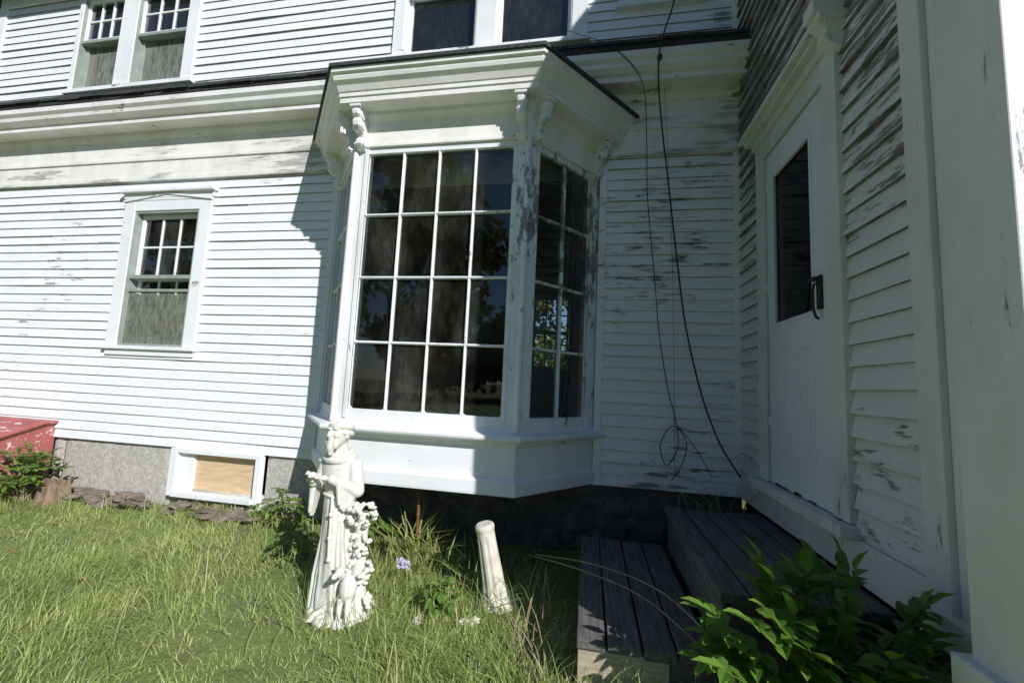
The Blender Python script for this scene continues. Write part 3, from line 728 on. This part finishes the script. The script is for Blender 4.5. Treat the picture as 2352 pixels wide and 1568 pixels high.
iris=empty('iris_clump')
n=34;bx=rng.normal(-1.18,.13,n);by=rng.normal(-.55,.08,n)
blades('iris_leaves',np.stack([bx,by,g(bx,by)],1),rng.uniform(.25,.55,n),rng.uniform(.010,.018,n),rng.uniform(.15,1.1,n),rng.uniform(-.6,3.6,n),M_iris,iris)
n=190;bx=rng.normal(-1.2,.38,n);by=rng.normal(-.6,.15,n)
blades('strap_leaves',np.stack([bx,by,g(bx,by)],1),rng.uniform(.15,.38,n),rng.uniform(.004,.009,n),rng.uniform(.5,1.3,n),rng.uniform(0,6.28,n),M_iris,iris)
n=26;bx=rng.normal(.95,.14,n);by=rng.normal(-.22,.07,n)
blades('shade_weeds',np.stack([bx,by,np.full(n,.45)],1),rng.uniform(.2,.5,n),rng.uniform(.005,.009,n),rng.uniform(.3,1.3,n),rng.uniform(0,6.28,n),M_grassd,grass)

def leaf(mb,p,d,up,L,W,m=0,fold=.15):
    p=Vector(p);d=Vector(d).normalized();s=d.cross(Vector(up));
    if s.length<.05:s=Vector((1,0,0))
    s.normalize();n=s.cross(d)
    base=p;tip=p+d*L-n*L*.12;m1=p+d*L*.3;m2=p+d*L*.68-n*L*.03
    i=len(mb.v)
    mb.v+=[tuple(q) for q in(base,tip,m1,m2,m1+s*W*.5+n*W*fold,m2+s*W*.38+n*W*fold,m1-s*W*.5+n*W*fold,m2-s*W*.38+n*W*fold)]
    mb.f+=[(i,i+2,i+4),(i+2,i+3,i+5,i+4),(i+3,i+1,i+5),(i,i+6,i+2),(i+2,i+6,i+7,i+3),(i+3,i+7,i+1)];mb.m+=[m]*6
def shrub(name,base,cen,rad,nst,L,W,mat,step=.055,seed=1,lo=.35):
    rr=random.Random(seed);e=empty(name);st=MB();lf=MB()
    for k in range(nst):
        a=rr.uniform(0,6.28);ph=math.acos(rr.uniform(-.15,1));q=rr.uniform(.75,1)
        tip=Vector((cen[0]+rad[0]*math.sin(ph)*math.cos(a)*q,cen[1]+rad[1]*math.sin(ph)*math.sin(a)*q,cen[2]+rad[2]*math.cos(ph)*q))
        b=Vector(base)+Vector((rr.uniform(-.12,.12),rr.uniform(-.1,.1),0));mid=b.lerp(tip,.5)+Vector((0,0,.1))
        path=smooth_path([b,mid,tip],8);st.tube(path,[.005-.0035*i/(len(path)-1) for i in range(len(path))],5)
        ln=sum((path[i+1]-path[i]).length for i in range(len(path)-1));cnt=int(ln*(1-lo)/step)
        for j in range(cnt+1):
            f=lo+(1-lo)*j/max(cnt,1);idx=min(int(f*(len(path)-1)),len(path)-2);p=path[idx];d=(path[idx+1]-p).normalized()
            s=d.cross(Vector((0,0,1)));s=s.normalized() if s.length>.05 else Vector((1,0,0))
            for sg in(-1,1):
                dd=d*.5+s*sg+Vector((rr.uniform(-.25,.25),rr.uniform(-.25,.25),rr.uniform(-.35,.1)))
                leaf(lf,p,dd,(rr.uniform(-.3,.3),rr.uniform(-.3,.3),1),L*rr.uniform(.7,1.15),W*rr.uniform(.8,1.1))
        leaf(lf,path[-1],(path[-1]-path[-2]).normalized()+Vector((0,0,-.3)),(0,0,1),L,W)
    st.build('stems',[M_dry if mat!=M_bush else mat],e,recalc=False);lf.build('leaves',[mat],e,recalc=False,smooth=False);return e
shrub('leafy_bush',(.84,-1.90,.08),(.77,-1.88,.44),(.40,.24,.42),56,.092,.043,M_bush,.06,4,.25)
shrub('bulkhead_weeds',(-5.15,-.35,.08),(-5.15,-.40,.25),(.40,.28,.40),50,.07,.035,M_weed,.045,7,.25)
shrub('broadleaf_weed',(-.76,-1.12,.06),(-.76,-1.12,.12),(.11,.10,.12),12,.06,.04,M_weed,.05,8,.3)
shrub('broadleaf_weed',(-1.55,-.5,.06),(-1.55,-.5,.15),(.25,.15,.18),18,.06,.04,M_weed,.05,9,.3)
shrub('broadleaf_weed',(-2.5,-.25,.06),(-2.5,-.25,.18),(.3,.12,.22),18,.06,.035,M_weed,.05,10,.3)
shrub('broadleaf_weed',(-1.95,-.75,.06),(-1.95,-.75,.12),(.3,.2,.14),22,.045,.022,M_weed,.04,11,.3)
# flower
fl=empty('lilac_aster');mb=MB();rr=random.Random(2)
for k in range(60): 
    a=rr.uniform(0,6.28);r=rr.uniform(0,.04);mb.ell((-1.08+r*math.cos(a),-.98+r*math.sin(a)*.6,.235+rr.uniform(-.02,.03)),(.008,)*3,None,6,4)
mb.build('petals',[M_flower],fl);mb=MB();mb.tube([(-1.08,-.96,.06),(-1.08,-.98,.23)],.003,5);mb.build('stalk',[M_weed],fl)
# dry stems
mb=MB();rr=random.Random(6)
mb.tube(smooth_path([(-.30,-.75,.30),(.05,-1.1,.42),(.35,-1.45,.47),(.55,-1.8,.40)]),.004,6)
mb.tube(smooth_path([(-.34,-.72,.28),(.0,-1.15,.40),(.30,-1.5,.44),(.62,-1.85,.30)]),.003,6)
for k in range(26):
    b=Vector((rr.uniform(-.32,-.06),rr.uniform(-1.75,-1.2),.08));a=rr.uniform(1.2,2.6);l=rr.uniform(.2,.5)
    t=b+Vector((math.cos(a)*l*.5,math.sin(a)*l*.5,rr.uniform(.05,.28)));mb.tube(smooth_path([b,b.lerp(t,.5)+Vector((0,0,.05)),t],5),.0022,5)
mb.build('dry_stems',[M_dry],None,recalc=False)
mb=MB();rr=random.Random(12)
for k in range(12):
    x_,y_=rr.uniform(-5,.5),rr.uniform(-1.8,-.3);leaf(mb,(x_,y_,gz(x_,y_)+.03),(rr.uniform(-1,1),rr.uniform(-1,1),.1),(rr.uniform(-.5,.5),0,1),.045,.035)
mb.build('fallen_leaves',[M_dead],None,recalc=False)
mb=MB();mb.tube([(-1.20,-.5,.05),(-1.195,-.5,.30),(-1.20,-.5,.53)],.012,8);mb.build('rusty_stake',[M_rust],None)
# rubble
mb=MB();rr=random.Random(3)
def rock(mb,c,r):
    i=len(mb.v);mb.ell(c,r,Matrix.Rotation(rr.uniform(-.4,.4),3,'X')@Matrix.Rotation(rr.uniform(0,3),3,'Z'),8,6)
    for j in range(i,len(mb.v)):
        v=mb.v[j];mb.v[j]=(v[0]+rr.uniform(-.2,.2)*r[0],v[1]+rr.uniform(-.2,.2)*r[1],v[2]+rr.uniform(-.2,.2)*r[2])
for k in range(60): rock(mb,(rr.uniform(-5.1,-2.7),rr.uniform(-.30,-.04),.10+rr.uniform(0,.03)),(rr.uniform(.05,.13),rr.uniform(.04,.09),rr.uniform(.012,.03)))
mb.build('slate_rubble',[M_slate],None)
mb=MB()
for k in range(4): rock(mb,(rr.uniform(-.66,-.54),rr.uniform(-1.22,-1.16),.08),(rr.uniform(.02,.045),rr.uniform(.015,.03),rr.uniform(.01,.022)))
for k in range(2): rock(mb,(rr.uniform(-.88,-.82),rr.uniform(-1.26,-1.2),.08),(rr.uniform(.015,.03),rr.uniform(.015,.03),rr.uniform(.01,.02)))
mb.build('plaster_fragments',[M_col],None)
# stump
mb=MB();sdn=18
for z,r in((0,.15),(.06,.115),(.14,.10),(.20,.095)):
    for j in range(sdn):
        t=2*math.pi*j/sdn;k=1+.16*math.sin(5*t)+.07*math.sin(9*t);mb.v.append((-4.85+r*k*math.cos(t),-.30+r*k*math.sin(t),.06+z*(1+.25*math.sin(3*t)*(z>.1))))
for a in range(3):
    for j in range(sdn):
        l=(j+1)%sdn;mb.f.append((a*sdn+j,a*sdn+l,(a+1)*sdn+l,(a+1)*sdn+j));mb.m.append(0)
mb.f.append(tuple(3*sdn+j for j in range(sdn)));mb.m.append(0)
mb.build('tree_stump',[M_stump],None)

# ------------------------------------------------ trees (seen in glass reflections and through the rear window)
def tree(name,x,y,h,cr,nl,ls,seed):
    rr=np.random.default_rng(seed);e=empty(name);tb=MB();r2=random.Random(seed)
    tb.tube([(x,y,0),(x+.1,y,h*.25),(x-.1,y+.1,h*.55),(x,y,h*.8)],[h*.028,h*.022,h*.014,h*.005],10)
    bl=[]
    for k in range(16):
        a=r2.uniform(0,6.28);z=h*r2.uniform(.22,.9);w=cr*(1-.55*abs(z/h-.5)*1.6)*r2.uniform(.5,.85)
        q=(x+w*math.cos(a),y+w*math.sin(a),z);tb.tube([(x,y,z*.75),((x+q[0])/2,(y+q[1])/2,z*.92),q],[h*.01,h*.006,h*.002],6);bl.append((q,cr*r2.uniform(.28,.5)))
    tb.build('trunk_and_limbs',[M_bark],e,recalc=False)
    c=np.array([b[0] for b in bl]);rad=np.array([b[1] for b in bl]);id=rr.integers(0,len(bl),nl)
    d=rr.normal(size=(nl,3));d/=np.linalg.norm(d,axis=1)[:,None];P=c[id]+d*(rad[id]*rr.random(nl)**.45)[:,None]*np.array([1,1,.75])
    a=rr.normal(size=(nl,3));a/=np.linalg.norm(a,axis=1)[:,None];b=np.cross(a,rr.normal(size=(nl,3)));b/=np.linalg.norm(b,axis=1)[:,None]
    s=(ls*rr.uniform(.6,1.3,nl))[:,None];V=np.stack([P-a*s,P-b*s*.6,P+a*s,P+b*s*.6],1).reshape(-1,3)
    me=bpy.data.meshes.new('foliage');me.from_pydata(V.tolist(),[],(np.arange(nl)[:,None]*4+np.arange(4)).tolist());me.materials.append(M_tree)
    o=bpy.data.objects.new('foliage',me);COL.objects.link(o);o.parent=e
tree('maple_tree',-9.5,-17,13.5,5.0,7000,.28,1)
tree('maple_tree',-19,-20,15,5.5,5000,.34,2)
tree('maple_tree',-29,-17,13,5.5,3500,.34,3)
tree('maple_tree',-3,-30,8,5.5,4500,.34,4)
tree('maple_tree',6,-32,7,5.5,3500,.34,8)
tree('maple_tree',-12,-32,10,6.5,4500,.38,9)
tree('maple_tree',-.5,13,7,2.6,6000,.12,5)
tree('maple_tree',-4,15,8,3.0,3500,.16,6)
tree('maple_tree',3.5,16,8,3.0,3000,.16,7)

# ------------------------------------------------ light, sky, camera
d=Vector((-1.04,1,-.95)).normalized()
sun=bpy.data.lights.new('sun','SUN');sun.energy=5.0;sun.angle=math.radians(.5);sun.color=(1,.985,.955)
so=bpy.data.objects.new('sun',sun);COL.objects.link(so);so.rotation_euler=d.to_track_quat('-Z','Y').to_euler()
w=bpy.data.worlds.new('World');scene.world=w;w.use_nodes=True;nt=w.node_tree
sk=nt.nodes.new('ShaderNodeTexSky');sk.sky_type='NISHITA';sk.sun_disc=False;sk.sun_elevation=math.asin(-d.z);sk.sun_rotation=math.atan2(-d.x,-d.y)
sk.dust_density=.1;sk.ozone_density=6.0;sk.air_density=1.0
nt.links.new(sk.outputs[0],nt.nodes['Background'].inputs[0]);nt.nodes['Background'].inputs[1].default_value=.085

yaw,pit,rol=.1854,.1041,.0478
f=Vector((-math.sin(yaw)*math.cos(pit),math.cos(yaw)*math.cos(pit),math.sin(pit)));r=Vector((math.cos(yaw),math.sin(yaw),0));u=r.cross(f)
r2=r*math.cos(rol)+u*math.sin(rol);u2=-r*math.sin(rol)+u*math.cos(rol)
cd=bpy.data.cameras.new('camera');cd.sensor_width=36;cd.lens=961.1/2352*36;cd.clip_start=.05;cd.clip_end=2000
co=bpy.data.objects.new('camera',cd);COL.objects.link(co)
M=Matrix.Identity(4)
for i in range(3): M[i][0]=r2[i];M[i][1]=u2[i];M[i][2]=-f[i]
M[0][3],M[1][3],M[2][3]=0,-3.5,1.35
co.matrix_world=M;scene.camera=co
